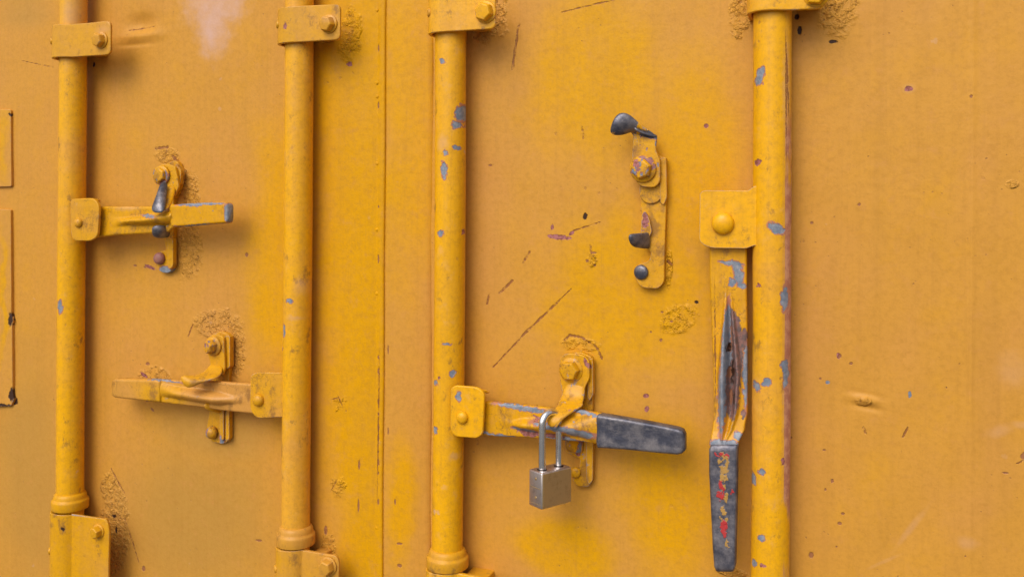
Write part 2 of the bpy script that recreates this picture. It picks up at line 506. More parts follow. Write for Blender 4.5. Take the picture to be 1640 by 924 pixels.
def surf(X, Z):
    h = np.zeros(X.shape)
    for cx, cz, rx, rz, a, rot in DENTS:
        u = (X - cx) * math.cos(rot) - (Z - cz) * math.sin(rot)
        v = (X - cx) * math.sin(rot) + (Z - cz) * math.cos(rot)
        h += a * np.exp(-(u / rx) ** 2 - (v / rz) ** 2)
    h += 0.0011 * np.sin(X * 9.1 + 1.0 + 0.8 * np.sin(Z * 5)) * np.cos(Z * 6.3 + X * 2.1)
    h += 0.00035 * np.sin(X * 41 + 3 * np.sin(Z * 13)) * np.sin(Z * 33 + 2 * np.cos(X * 17))
    # faint vertical weld line far right
    xw = W(1556, 460).x
    h += 0.0006 * np.exp(-((X - xw) / 0.0025) ** 2)
    return h
def door_panel(name, x0, x1, mat, parent, key):
    xs = axis(x0, x1, max(x0, W(-20, 460).x), min(x1, W(1660, 460).x), 0.0017, 0.04)
    zs = axis(ZB, ZT, W(820, 945).z - 0.06, W(1640, -60).z + 0.03, 0.0017, 0.05)
    X, Z = np.meshgrid(xs, zs)
    H = surf(X, Z)
    nx, nz = len(xs), len(zs)
    V = np.stack([X, -H, Z], -1).reshape(-1, 3)
    idx = np.arange(nx * nz).reshape(nz, nx)
    F = np.stack([idx[:-1, :-1], idx[:-1, 1:], idx[1:, 1:], idx[1:, :-1]], -1).reshape(-1, 4)
    # the leaf's edges and back, 45 mm deep
    ring = list(idx[0, :]) + list(idx[1:, -1]) + list(idx[-1, -2::-1]) + list(idx[-2:0:-1, 0])
    n0 = len(V)
    B = V[ring].copy(); B[:, 1] = 0.045
    V = np.vstack([V, B])
    m = len(ring)
    me = bpy.data.meshes.new(name)
    Q = [[ring[i], n0 + i, n0 + (i + 1) % m, ring[(i + 1) % m]] for i in range(m)]
    F = np.vstack([F, np.array(Q)])
    org = np.array([(x0 + x1) / 2, 0, (ZB + ZT) / 2])
    me.vertices.add(len(V)); me.vertices.foreach_set('co', (V - org).astype(np.float32).ravel())
    me.loops.add(F.size); me.loops.foreach_set('vertex_index', F.astype(np.int32).ravel())
    me.polygons.add(len(F)); me.polygons.foreach_set('loop_start', np.arange(0, F.size, 4, dtype=np.int32))
    me.update(calc_edges=True)
    me.polygons.foreach_set('use_smooth', np.ones(len(F), dtype=bool))
    me.validate()
    write_fields(me, org, key)
    me.materials.append(mat)
    o = bpy.data.objects.new(name, me); COL.objects.link(o)
    o.parent = parent; o.location = Vector(org) - parent.location
    return o
random.seed(3)
pitsL = [(395, 408, 3, 4), (415, 865, 6, 2), (230, 910, 3, 5), (238, 640, 3, 3), (246, 655, 5, 2, 40), (216, 425, 3, 2), (232, 428, 3, 2), (238, 582, 4, 3)]
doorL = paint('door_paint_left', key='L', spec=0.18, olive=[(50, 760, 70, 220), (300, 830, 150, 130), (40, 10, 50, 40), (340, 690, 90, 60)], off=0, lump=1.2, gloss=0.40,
    sat=[(585, 200, 70, 420), (470, 420, 70, 260), (560, 560, 50, 260)],
    pale=[(345, 0, 62, 66), (344, 40, 32, 74)], palek=0.75, palecol=(0.60, 0.39, 0.35),  # lilac patch at upper left: sky sheen put into the paint colour
    rough=[(268, 248, 22, 14), (300, 300, 20, 40, -20), (300, 400, 28, 60), (350, 520, 45, 28), (380, 560, 16, 50), (185, 850, 26, 80), (250, 600, 30, 16), (560, 55, 24, 55), (175, 780, 18, 30), (535, 780, 12, 25), (540, 645, 12, 14), (520, 880, 16, 40)],
    pits=pitsL, rust=[(240, 428, 10, 3, 20), (232, 600, 8, 3, 30)],
    dark=[(183, 826, 4, 3), (186, 848, 2, 6), (510, 84, 2, 14, 6), (508, 130, 2, 9), (150, 104, 2, 5), (505, 858, 3, 6), (20, 512, 4, 12), (24, 642, 5, 7)],  # the small mark right of the first rod is shade painted in
    scr=[(200, 830, 214, 872, 0.8), (214, 872, 222, 900, 0.7), (178, 750, 200, 790, 0.9), (205, 49, 250, 42, 0.8), (20, 420, 20, 640, 0.9), (303, 538, 310, 520, 0.9), (250, 238, 268, 236, 1.6), (276, 250, 292, 268, 2.0),
         (35, 98, 85, 108, 0.5), (540, 270, 545, 330, 1), (574, 740, 578, 752, 1.4), (572, 800, 575, 822, 1.4), (505, 100, 509, 160, 2.0)])
scrR = [(790, 588, 840, 535, 1.0), (836, 538, 895, 482, 1.4), (893, 483, 915, 462, 0.7), (800, 470, 820, 450, 1.6), (780, 487, 783, 472, 1.3), (838, 420, 848, 404, 1.6), (820, 112, 828, 56, 1.7), (828, 52, 831, 40, 1.3),
        (904, 545, 912, 537, 1.6), (912, 537, 930, 540, 1.6), (930, 540, 955, 556, 1.3), (955, 556, 964, 575, 1.6), (932, 204, 934, 222, 1.3), (1383, 684, 1387, 694, 1.8), (1446, 700, 1454, 684, 1.5),
        (918, 370, 960, 356, 1.0), (945, 390, 946, 402, 1.4), (900, 20, 985, 0, 1.0), (1068, 418, 1076, 424, 2), (1628, 742, 1640, 736, 1.2)]
pitsR = [(1345, 570, 3, 4), (1363, 582, 3, 3), (1320, 720, 4, 2), (1333, 770, 3, 4), (1322, 784, 2, 3), (1350, 822, 3, 3), (1345, 838, 4, 3), (1299, 888, 4, 6), (1314, 606, 3, 2), (1515, 620, 2, 2), (1376, 328, 3, 3), (1300, 357, 3, 3),
         (785, 265, 4, 2), (1060, 500, 3, 2), (1042, 532, 2, 2), (1075, 515, 3, 2), (1058, 545, 3, 3), (1546, 890, 2, 2), (1340, 875, 2, 2), (640, 905, 4, 3), (633, 803, 1.5, 5), (1610, 757, 6, 2), (1640, 730, 6, 7), (1555, 155, 3, 3), (860, 650, 2, 2), (1265, 700, 4, 3), (950, 405, 6, 2), (940, 418, 3, 3), (952, 425, 3, 2)]
doorR = paint('door_paint_right', palek=0.4, key='R', spec=0.18, off=0, lump=1.1, gloss=0.42,
    sat=[(655, 130, 45, 330), (950, 130, 110, 160), (1110, 250, 75, 180), (1010, 470, 150, 150), (1080, 800, 80, 150), (900, 880, 90, 50)],
    pale=[(1455, 143, 14, 10), (1600, 690, 30, 12, -20), (1635, 680, 20, 8), (1460, 845, 62, 7, -55), (1415, 900, 36, 4, -30), (660, 560, 30, 120), (1620, 590, 30, 40), (1550, 870, 22, 14)],
    rough=[(1342, 18, 38, 52), (1186, 22, 20, 52), (780, 20, 40, 60), (1085, 510, 38, 24, -20), (930, 552, 36, 12), (1384, 642, 15, 11), (1070, 430, 8, 34), (1170, 915, 30, 8), (948, 415, 10, 14), (1620, 295, 12, 8)],
    grey=[(1457, 631, 3, 6), (1325, 612, 4, 3)],
    rust=[(895, 380, 20, 4.5, 4), (915, 374, 6, 3, -40), (884, 364, 3, 5), (1131, 202, 4, 4), (1455, 143, 7, 5), (1035, 634, 5, 4), (1036, 655, 4, 5, 20), (1343, 570, 4, 5)],
    pits=pitsR,
    dark=[(937, 347, 4, 6), (1281, 50, 4, 8), (1115, 484, 4, 3), (1334, 68, 8, 3), (1276, 28, 4, 5)],
    scr=scrR)
dl = empty('container_door', (W(400, 460).x, 0, ZB), 'left yellow container door leaf with two slim lock rods, wide overlapping flange and cover plates at far left', 'container door', 'pair of container doors')
dr = empty('container_door.001', (W(1100, 460).x, 0, ZB), 'right yellow container door leaf, scratched, with the padlocked handle and the hanging handle', 'container door', 'pair of container doors')
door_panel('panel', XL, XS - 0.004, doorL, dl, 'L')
door_panel('panel', XS - 0.0005, XR, doorR, dr, 'R')

# overlapping flange of the left leaf, its edge seen from the right, with a seam groove and rivets
def strip(name, prof, mat, parent):
    """prof: (x, off) across; straight up the door, slightly wavy"""
    zs = [ZB + (ZT - ZB) * i / 120 for i in range(121)]
    rings = [[Vector((x + 0.0004 * math.sin(z * 23), -(o + 0.0004 * noise.noise(Vector((x * 20, 0, z * 14)))), z)) for x, o in prof] for z in zs]
    return loft(name, rings, mat, parent)
flangeM = paint('flange_paint', spec=0.12, off=0.006, lump=1.4, gloss=0.42,
    sat=[(575, 250, 95, 620), (590, 760, 60, 300)],
    rough=[(560, 55, 22, 52), (538, 778, 10, 22), (540, 645, 10, 12), (524, 900, 16, 60)], 
    rust=[(557, 103, 5, 2.5)],
    pits=[(605, y + random.uniform(-5, 5), 1.6, random.uniform(2, 9)) for y in (80, 170, 330, 420, 575, 590, 640, 662, 684, 700, 722, 738, 760, 800)] + [(574, 745, 1.6, 9), (573, 810, 1.6, 12), (520, 850, 3, 8)],
    scr=[(606, 590, 604, 770, 0.9), (531, 640, 540, 637, 0.8), (540, 637, 547, 650, 0.8), (530, 784, 538, 770, 0.8)])
xa, xb = W(514, 460).x, W(605, 460).x
strip('flange', [(xa - 0.030, -0.004), (xa - 0.022, 0.0008), (xa - 0.014, 0.0022), (xa + 0.006, 0.0035), (xb - 0.0030, 0.0042), (xb - 0.0010, 0.0034), (xb + 0.0010, 0.0034), (xb + 0.0030, 0.0044),
                   (XS - 0.0020, 0.0048), (XS - 0.0004, 0.0042), (XS + 0.0003, 0.0030), (XS + 0.0003, -0.006), (xa - 0.030, -0.006)], flangeM, dl)
for y in (17, 133, 155, 262, 368, 470, 845, 905):
    bolt('rivet', 604, y, 0.0033, 0.0022, 0.0012, flangeM, dl, sides=16, k=1.0)
# edge strip of the right leaf beside the joint
xe = W(690, 460).x
stripM = paint('edge_strip_paint', spec=0.18, off=0.002, lump=1.3, gloss=0.42, sat=[(655, 130, 55, 330), (640, 800, 30, 100)], 
    pits=[(640, 905, 4, 3), (633, 803, 1.6, 5), (622, 690, 1.2, 6), (690, 800, 1.5, 8), (640, 870, 5, 2), (622, 560, 1, 8)])
strip('edge_strip', [(XS + 0.0004, -0.003), (XS + 0.0004, 0.0022), (XS + 0.003, 0.0026), (XS + 0.008, 0.0024), (xe - 0.006, 0.0022), (xe, 0.0008), (xe + 0.004, -0.003)], stripM, dr)
# welded cover plates at the far left
coverM = paint('cover_plate_paint', off=0.004, lump=1.3, sat=[(0, 240, 14, 60), (0, 480, 6, 120)], dark=[(17, 512, 4, 12), (19, 632, 5, 12), (6, 649, 12, 3), (16, 184, 3, 3)], edge=0.2)
plate('cover_plate', [(-70, 172), (17, 176), (18, 299), (-70, 302)], 0.0042, 0.006, coverM, dl, r=3, bevel=0.001)
plate('cover_plate', [(-70, 332), (17, 336), (18, 505), (21, 512), (19, 522), (20, 628), (22, 640), (17, 650), (-70, 655)], 0.0042, 0.006, coverM, dl, r=2, bevel=0.001)

# ------------------------------------------------------------------ lock rods
RO = 0.025       # rod axis distance from the door
rodspec = [
    # x of axis at y=460, radius, name bits
    (114.5, 0.0182), (476.5, 0.0180), (719.5, 0.0186), (1235.5, 0.0196)]
rod_off = RO + 0.018
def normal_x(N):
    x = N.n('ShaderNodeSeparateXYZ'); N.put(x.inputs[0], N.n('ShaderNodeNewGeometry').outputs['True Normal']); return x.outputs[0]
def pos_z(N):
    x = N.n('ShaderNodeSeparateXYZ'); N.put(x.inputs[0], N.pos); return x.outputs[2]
rodmats = [
    paint('rod_paint_first', grime=0.2, colour=ROD, off=rod_off, fade=0.54, spots=0.35, lump=0.8, gloss=0.36, pale=[(115, 20, 20, 40)],
          grey=[(96, 491, 4, 11), (127, 620, 4, 9), (122, 420, 3, 4)], rust=[(127, 305, 3, 4), (126, 205, 3, 3)], dark=[(125, 598, 3, 12)], scr=[(116, 585, 132, 590, 1.2), (118, 412, 128, 426, 1.4), (112, 810, 114, 760, 1)]),
    paint('rod_paint_second', grime=0.2, colour=ROD, off=rod_off, fade=0.56, spots=0.6, lump=0.8, gloss=0.36, grey=[(453, 530, 3, 9), (463, 482, 6, 4)],
          pale=[(478, 460, 12, 18), (470, 510, 14, 6), (490, 640, 8, 30), (488, 790, 9, 60)], rust=[(449, 560, 2, 4)]),
    paint('rod_paint_third', grime=0.2, colour=ROD, off=rod_off, fade=0.72, spots=0.7, lump=0.8, gloss=0.34,
          grey=[(734, 180, 7, 13, 10), (728, 200, 6, 6), (711, 273, 5, 14), (714, 245, 4, 4), (728, 236, 5, 3), (706, 374, 5, 5), (723, 599, 4, 5), (696, 614, 4, 5), (696, 690, 4, 6), (709, 98, 4, 3), (715, 551, 6, 3)],
          pale=[(705, 400, 6, 8), (725, 732, 8, 8), (712, 780, 6, 5), (738, 780, 5, 10), (708, 230, 12, 18)], rust=[(703, 604, 2, 3), (735, 372, 2, 4)]),
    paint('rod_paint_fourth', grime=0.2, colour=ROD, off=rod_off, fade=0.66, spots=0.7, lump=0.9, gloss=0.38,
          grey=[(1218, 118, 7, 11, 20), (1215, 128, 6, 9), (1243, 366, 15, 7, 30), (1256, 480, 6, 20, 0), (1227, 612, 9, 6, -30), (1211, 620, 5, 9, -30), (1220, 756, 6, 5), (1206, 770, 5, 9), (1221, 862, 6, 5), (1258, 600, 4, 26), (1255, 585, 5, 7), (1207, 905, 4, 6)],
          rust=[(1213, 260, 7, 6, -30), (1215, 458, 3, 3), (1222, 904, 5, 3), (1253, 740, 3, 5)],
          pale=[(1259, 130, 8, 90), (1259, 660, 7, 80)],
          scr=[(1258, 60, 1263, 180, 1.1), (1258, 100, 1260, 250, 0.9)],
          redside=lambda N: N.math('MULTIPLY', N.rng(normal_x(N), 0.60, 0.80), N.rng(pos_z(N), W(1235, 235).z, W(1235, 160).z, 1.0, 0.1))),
]
labels = ['slim yellow lock rod at the far left, its handle pointing right with worn silvery tip',
          'yellow lock rod left of the flange, its all-yellow handle pointing left',
          'bright yellow lock rod with grey chips whose grey-gripped handle carries the padlock',
          'thick yellow lock rod on the right with reddish side and handle hanging straight down']
rods = []
for i, ((px, rad), lab) in enumerate(zip(rodspec, labels)):
    c = W(px, 460, RO)
    nm = 'lock_rod' if i == 0 else 'lock_rod.%03d' % i
    e = empty(nm, (c.x, c.y, ZB), lab, 'lock rod', 'vertical lock rods on the container doors')
    rods.append(e)
    rings = []
    for k in range(141):
        z = -1.2 + 1.85 * k / 140
        rings.append([Vector((c.x + 0.0006 * math.sin(z * 7 + i) + math.cos(a) * (rad + 0.0004 * noise.noise(Vector((math.cos(a), math.sin(a), z * 12 + i * 5)))), c.y + math.sin(a) * rad, z)) for a in [2 * math.pi * q / 40 for q in range(40)]])
    loft('tube', rings, rodmats[i], e)

# collars on the rods, with the lip above each lower clamp
def collar(px, ytop, ybot, rad, mat, parent):
    z0, z1 = W(px, ybot, rod_off).z, W(px, ytop, rod_off).z
    cx, cy = parent.location.x, parent.location.y
    h = z1 - z0
    prof = [(0.9, 0.0), (1.33, 0.0), (1.35, 0.05), (1.35, 0.48), (1.34, 0.56), (1.30, 0.60), (1.22, 0.66), (1.20, 0.72), (1.19, 0.84), (1.12, 0.96), (1.05, 1.02), (0.95, 1.04)]
    rings = [[Vector((cx + math.cos(a) * rad * f, cy + math.sin(a) * rad * f, z0 + h * t)) for a in [2 * math.pi * q / 48 for q in range(48)]] for f, t in prof]
    loft('collar', rings, mat, parent)
clampM = paint('clamp_paint', grime=0.35, off=0.06, fade=0.55, spots=0.6, lump=1.3, gloss=0.42, edge=0.15, pale=[(150, 45, 14, 8), (520, 28, 14, 10)],
    rust=[(160, 838, 9, 12), (448, 40, 3, 6)], dark=[(88, 852, 3, 4)])
clampM2 = paint('clamp_paint_worn', grime=0.35, colour=ROD, off=0.06, fade=0.58, spots=0.6, lump=1.3, gloss=0.42, edge=0.35)
for i, (yt, yb) in enumerate([(797, 822), (851, 880), (888, 917)]):
    collar(rodspec[i][0], yt, yb, rodspec[i][1], clampM, rods[i])

# ------------------------------------------------------------------ rod clamps: C-shaped strap round the rod, bolted on its right side
def clamp(px, ytop, ybot, xright, bx, by, label, i, lower=False, br=0.0105, ear=True):
    rad = rodspec[i][1]
    cx, cy = rods[i].location.x, rods[i].location.y
    g_ = 0.0012 if lower else 0.0025
    ro = rad + g_ + 0.004
    drop = 0.009 if lower else 0.0040
    fo = -cy + ro                                   # how far the front face stands out
    zt, zb = W(px, ytop, fo).z, W(px, ybot, fo).z
    xr = W(xright, (ytop + ybot) / 2, fo - drop).x
    e = empty('rod_clamp', (cx, 0, zb), label, 'clamp', 'clamps that hold the lock rods')
    # outer and inner profile, from the foot on the left round the front of the rod to the right tab
    t = 0.0045
    path = [(cx - ro + t * .5, 0.001), (cx - ro + t * .5, -cy - 0.002)]
    for k in range(1, 8):
        a = math.pi - (math.pi / 2) * k / 8
        sq = 1.0 + 0.10 * math.sin(2 * (math.pi - a))     # slightly boxy shoulder
        path.append((cx + math.cos(a) * (ro - t * .5) * sq, -cy + math.sin(a) * (ro - t * .5) * sq))
    ft = fo - t * .5
    path += [(cx, ft)] + [(cx + math.sin(a) * (ro - t * .5), -cy + math.cos(a) * (ro - t * .5)) for a in ((0.25, 0.5, 0.72, 0.9) if lower else (0.2, 0.4))] + [(cx + rad + 0.001, ft - drop), (xr - 0.004, ft - drop - 0.001), (xr, ft - drop - 0.002)]
    def offs(p, d):
        out = []
        for k in range(len(p)):
            a, b = Vector(p[max(0, k - 1)]), Vector(p[min(len(p) - 1, k + 1)])
            n = Vector((-(b - a).y, (b - a).x)).normalized()
            out.append((p[k][0] + n.x * d, p[k][1] + n.y * d))
        return out
    A, B = offs(path, t * .5), offs(path, -t * .5)
    prof = A + B[::-1]
    rings = []
    H = zt - zb
    for s_, sh in ((0, 1), (0.03, 0.5), (0.07, 0.2), (0.14, 0), (0.5, 0), (0.86, 0), (0.93, 0.2), (0.97, 0.5), (1, 1)):
        rg = []
        for q, (x, o) in enumerate(prof):
            xx = x - 0.006 * sh if x > xr - 0.006 else x
            rg.append(Vector((xx, -o, zb + H * s_ + 0.0006 * math.sin(x * 60 + s_))))
        rings.append(rg)
    if lower:
        for rg in rings:
            for p in rg:
                if p.x > cx + rad: p.z += 0.0012 * noise.noise(p * 90); p.x += 0.0015 * noise.noise(p * 70); p.y += 0.0010 * noise.noise(p * 80)
    strap = loft('strap', rings, clampM2 if i > 1 else clampM, e, bevel=0.0009)
    # spacer block behind the tab, standing on the door
    xs0 = cx + rad + 0.003
    tanp = -(xr) / 1.0
    xe_ = max(xs0 + 0.006, xr - 0.006 - max(0, tanp) * (fo - 0.006))
    o1 = fo - t - 0.003 - drop
    z0, z1 = zb + H * 0.14, zt - H * 0.14
    b = [(xs0, 0.0, z0), (xe_, 0.0, z0), (xe_, 0.0, z1), (xs0, 0.0, z1)]
    v = [Vector((x, 0.002, z)) for x, _, z in b] + [Vector((x, -o1, z)) for x, _, z in b]
    link('spacer', v, [[0, 1, 2, 3], [4, 5, 6, 7], [0, 1, 5, 4], [1, 2, 6, 5], [2, 3, 7, 6], [3, 0, 4, 7]], clampM, e, bevel=0.002)
    bolt('bolt', bx, by, fo - drop - 0.0005, br, 0.0095, clampM2 if i > 1 else clampM, e, tilt=(6, -8), rot=random.uniform(0, 1), washer=(br * 1.22, 0.0018), k=1.0)
    # end of the hinge pin low on the strap's left shoulder
    pc = Vector((cx - ro * 0.80, cy - ro * 0.74, (zt + zb) / 2 + 0.002))
    dirv = Vector((-0.75, -0.66, 0)).normalized(); s1 = dirv.cross(Vector((0, 0, 1))); s2 = Vector((0, 0, 1))
    rings = [[pc + dirv * hh + (s1 * math.cos(a) + s2 * math.sin(a)) * rr for a in [2 * math.pi * q / 16 for q in range(16)]] for rr, hh in ((0.0048, -0.003), (0.0048, 0.0008), (0.0038, 0.0016), (0.0012, 0.0018))]
    loft('pin', rings, clampM, e)
    return e
clamp(114, 38, 91, 175, 162, 65, 'yellow clamp bolted over the leftmost rod near the top edge', 0, br=0.0092)
clamp(476, 10, 67, 543, 527, 39, 'yellow clamp at the top of the second rod from left, showing a dark hole', 1, br=0.0095)
clamp(719, -12, 50, 792, 778, 20, 'smooth yellow clamp with hex bolt at the top of the third rod from left', 2)
clamp(1235, -60, 17, 1323, 1308, -8, 'yellow clamp cut by the top edge on the rightmost thick rod', 3)
clamp(114, 828, 960, 172, 158, 850, 'faded yellow clamp with rusty tab under the leftmost collar', 0, lower=True, br=0.0080)
clamp(476, 885, 960, 541, 526, 906, 'yellow clamp under the collar of the second rod, cut by bottom edge', 1, lower=True, br=0.0095)
clamp(719, 922, 985, 800, 784, 945, 'sliver of yellow clamp under the collar of the third rod at bottom edge', 2, lower=True)

# ------------------------------------------------------------------ handles
hubM = paint('hub_paint', grime=0.2, colour=ROD, off=0.06, fade=0.85, spots=0.35, lump=0.9, gloss=0.33, edge=0.22, grey=[(728, 638, 4, 9)], sat=None)
hubFade = paint('hub_paint_faded', grime=0.45, off=0.06, fade=0.52, spots=0.4, lump=1.2, gloss=0.42, edge=0.30)
def clevis(parent, poly_front, off, t, mat, back_poly=None, back_off=None, pin=None, pin_r=0.007, pin_h=0.006, web=None):
    hub = plate('handle_hub', poly_front, off, t, mat, parent, r=6, bevel=0.0014)
    if back_poly: plate('hub_back', back_poly, back_off, t, mat, hub, r=6, bevel=0.0012)
    if web: sheet('hub_web', web, 0.004, mat, hub, sub=1)
    if pin: bolt('pin', pin[0], pin[1], off - 0.0008, pin_r, pin_h, mat, hub, sides=20)
    return hub
# rod 1
worn1 = paint('lever_paint_first', grime=0.5, off=0.045, fade=0.80, spots=0.5, lump=1.2, gloss=0.38, edge=0.55, pale=[(195, 333, 26, 6)], grey=[(236, 346, 14, 2.5, 5)])
worn1g = paint('grip_paint_first', grime=0.3, off=0.05, fade=0.9, spots=0.4, lump=1.0, gloss=0.34, edge=0.6, grey=[(361, 342, 5, 17), (320, 327, 40, 2), (300, 328, 20, 2.5), (325, 361, 45, 2.0, -3)])
clevis(rods[0], [(112, 319, 7), (150, 317, 12), (159, 330, 8), (156, 378, 10), (146, 386, 8), (116, 386, 10), (113, 370, 4)], 0.0605, 0.005, hubFade,
       [(118, 318, 4), (148, 318, 6), (152, 326, 6), (150, 372, 8), (120, 380, 4)], 0.030, (127, 357), 0.0062, 0.006, web=[[(118, 320, .0585), (122, 320, .031)], [(147, 319, .0585), (158, 318, .031)], [(155, 323, .0575), (164, 324, .031)]])
h1 = lever('handle', [((146, 331), (144, 381), 0.047, 0.008, 0, 0.5, 0.2), ((170, 331), (168, 379), 0.047, 0.008, 0, 0.5, 0.2), ((187, 331), (186, 377), 0.047, 0.007, 0.001, 0.55, 0.16),
    ((205, 331), (205, 376), 0.047, 0.006, 0.008, 0.52, 0.13), ((250, 331), (250, 374), 0.047, 0.006, 0.012, 0.48, 0.20), ((268, 330), (268, 372), 0.047, 0.006, 0.012, 0.45, 0.26), ((280, 330), (280, 362), 0.049, 0.006, 0.008, 0.5, 0.3)], worn1, rods[0])
lever('grip', [((271, 331), (273, 362), 0.054, 0.011, 0, 0.5, 1), ((273, 328), (275, 364), 0.057, 0.014, 0, 0.5, 1), ((300, 326), (300, 362.5), 0.057, 0.014, 0, 0.5, 1), ((340, 324), (340, 359), 0.057, 0.014, 0, 0.5, 1),
    ((356, 324), (356, 358), 0.057, 0.014, 0, 0.5, 1), ((362, 326), (362, 357), 0.0575, 0.013, 0, 0.5, 1), ((365, 330), (365, 353), 0.056, 0.011, 0, 0.5, 1)], worn1g, h1, steps=30)
# rod 2: lever points left
worn2 = paint('lever_paint_second', grime=0.5, off=0.045, fade=0.60, spots=0.6, lump=1.5, gloss=0.42, edge=0.35, sat=[(250, 628, 50, 20)], grey=[(250, 611, 30, 1.6, 3)])
clevis(rods[1], [(401, 600, 8), (412, 596, 8), (474, 597, 2), (474, 668, 2), (446, 668, 6), (410, 670, 14), (400, 655, 8)], 0.0475, 0.005, hubFade,
       None, None, (415, 640), 0.0075, 0.0075)
h2 = lever('handle', [((420, 617), (420, 664), 0.038, 0.008, 0, .5, .2), ((395, 614), (395, 662), 0.038, 0.008, 0, .5, .2), ((376, 613), (376, 660), 0.038, 0.007, 0.002, 0.58, .12), ((350, 611), (350, 657), 0.038, 0.006, 0.012, 0.58, .22),
    ((320, 610), (320, 652), 0.039, 0.006, 0.013, 0.55, .25), ((285, 609), (285, 648), 0.041, 0.006, 0.009, 0.50, .24), ((256, 608), (256, 645), 0.043, 0.006, 0.002, 0.4, .3), ((245, 608), (245, 644), 0.044, 0.006, 0, 0.4, .3)], worn2, rods[1])
lever('grip', [((256, 609), (256, 645), 0.046, 0.009, 0, .5, 1), ((245, 608), (245, 643.5), 0.047, 0.011, 0, .5, 1), ((200, 607), (200, 639), 0.047, 0.011, 0, .5, 1), ((183, 606.5), (183, 637), 0.047, 0.011, 0, .5, 1), ((179, 609), (179, 634), 0.0455, 0.009, 0, .5, 1)], worn2, h2, steps=24)
# rod 3
worn3 = paint('lever_paint_third', grime=0.8, off=0.038, fade=0.85, spots=0.6, lump=1.1, gloss=0.38, edge=0.7,
    grey=[(835, 653, 42, 4, 4), (842, 688, 22, 3.5, 4), (815, 700, 60, 2.5, 4), (905, 684, 50, 5, 6), (900, 702, 50, 4, 6), (940, 661, 24, 3, 8), (930, 692, 26, 6, 6)], rust=[(848, 694, 22, 4, 5), (880, 697, 26, 3, 4), (858, 668, 8, 3, 20)])
steelgrip = paint('bare_grip', off=0.05, fade=0.8, bare=0.90, lump=2.0, gloss=0.40, spots=0.0)
clevis(rods[2], [(721, 622, 10), (729, 617, 4), (765, 620, 10), (776, 630, 8), (773, 695, 12), (764, 702, 8), (728, 699, 14), (721, 688, 8)], 0.0605, 0.005, hubM,
       [(728, 621, 4), (768, 623, 8), (774, 632, 6), (772, 690, 8), (730, 694, 4)], 0.030, (741, 668), 0.0070, 0.0065, web=[[(728, 622, .0585), (732, 622, .031)], [(763, 622, .0585), (781, 625, .031)], [(772, 627, .0570), (789, 631, .031)]])
h3 = lever('handle', [((762, 642), (760, 697), 0.047, 0.008, 0, .5, .2), ((790, 644), (788, 699), 0.047, 0.008, 0, .5, .2), ((820, 647), (819, 700), 0.047, 0.007, 0.001, 0.60, .10), ((840, 649), (839, 701), 0.047, 0.006, 0.009, 0.58, .17),
    ((880, 653), (879, 704), 0.047, 0.006, 0.013, 0.55, .24), ((930, 657), (929, 707), 0.048, 0.006, 0.013, 0.50, .34), ((962, 662), (961, 712), 0.050, 0.006, 0.004, .5, .5)], worn3, rods[2])
lever('grip', [((955, 668), (955, 710), 0.054, 0.011, 0, .5, 1), ((957, 664), (957, 718), 0.0575, 0.014, 0, .5, 1), ((1000, 671), (999, 721), 0.0575, 0.014, -0.0012, .5, .8), ((1050, 680), (1049, 726), 0.0575, 0.014, -0.0012, .5, .8), ((1085, 687), (1084, 729), 0.0575, 0.014, 0, .5, 1), ((1093, 690), (1092, 727), 0.0565, 0.013, 0, .5, 1), ((1097, 696), (1097, 722), 0.054, 0.011, 0, .5, 1)], steelgrip, h3, steps=34)
# rod 4: hangs down
worn4 = paint('lever_paint_fourth', rustcol=((0.12, 0.085, 0.08), (0.24, 0.12, 0.10)), grime=0.5, off=0.045, fade=0.85, spots=0.7, lump=1.1, gloss=0.38, edge=0.5, scr=[(1141, 470, 1144, 662, 0.9),],
    dark=[(1171, 600, 2.5, 22, 2), (1174, 640, 2, 12), (1164, 560, 2, 8)],
    grey=[(1168, 423, 20, 4, 8), (1180, 440, 8, 18, -10), (1170, 455, 6, 8, 20), (1186, 460, 8, 5), (1160, 560, 6, 75, 3), (1155, 640, 7, 60, 2), (1167, 590, 4, 40, 2), (1160, 712, 26, 6), (1192, 600, 4, 60), (1182, 700, 8, 6)],
    rust=[(1178, 560, 10, 60, -3), (1172, 625, 12, 55, 2), (1172, 520, 5, 26, -8), (1190, 545, 5, 20), (1188, 668, 3, 8)], pits=[(1166, 600, 4, 10), (1168, 640, 3, 14), (1167, 560, 3, 9)])
steel4 = paint('bare_grip_red_flecks', off=0.05, fade=0.8, bare=0.90, lump=1.6, gloss=0.40, spots=0.0)
N = NT('bare_grip_hanging')
bpy.data.materials.remove(N.m)
gripM = paint('hanging_grip', off=0.05, fade=0.9, lump=1.4, gloss=0.40, spots=0.0, bare=0.565 + 0.2)
clevis(rods[3], [(1121, 309, 8), (1128, 305, 6), (1198, 306, 2), (1208, 298, 6), (1230, 294, 1), (1230, 394, 1), (1208, 393, 4), (1196, 398, 10), (1136, 397, 9), (1120, 388, 8)], 0.0470, 0.006, hubM,
       [(1122, 306, 6), (1207, 305, 4), (1208, 390, 4), (1140, 395, 8), (1124, 386, 6)], 0.024, (1158, 358), 0.0112, 0.009)
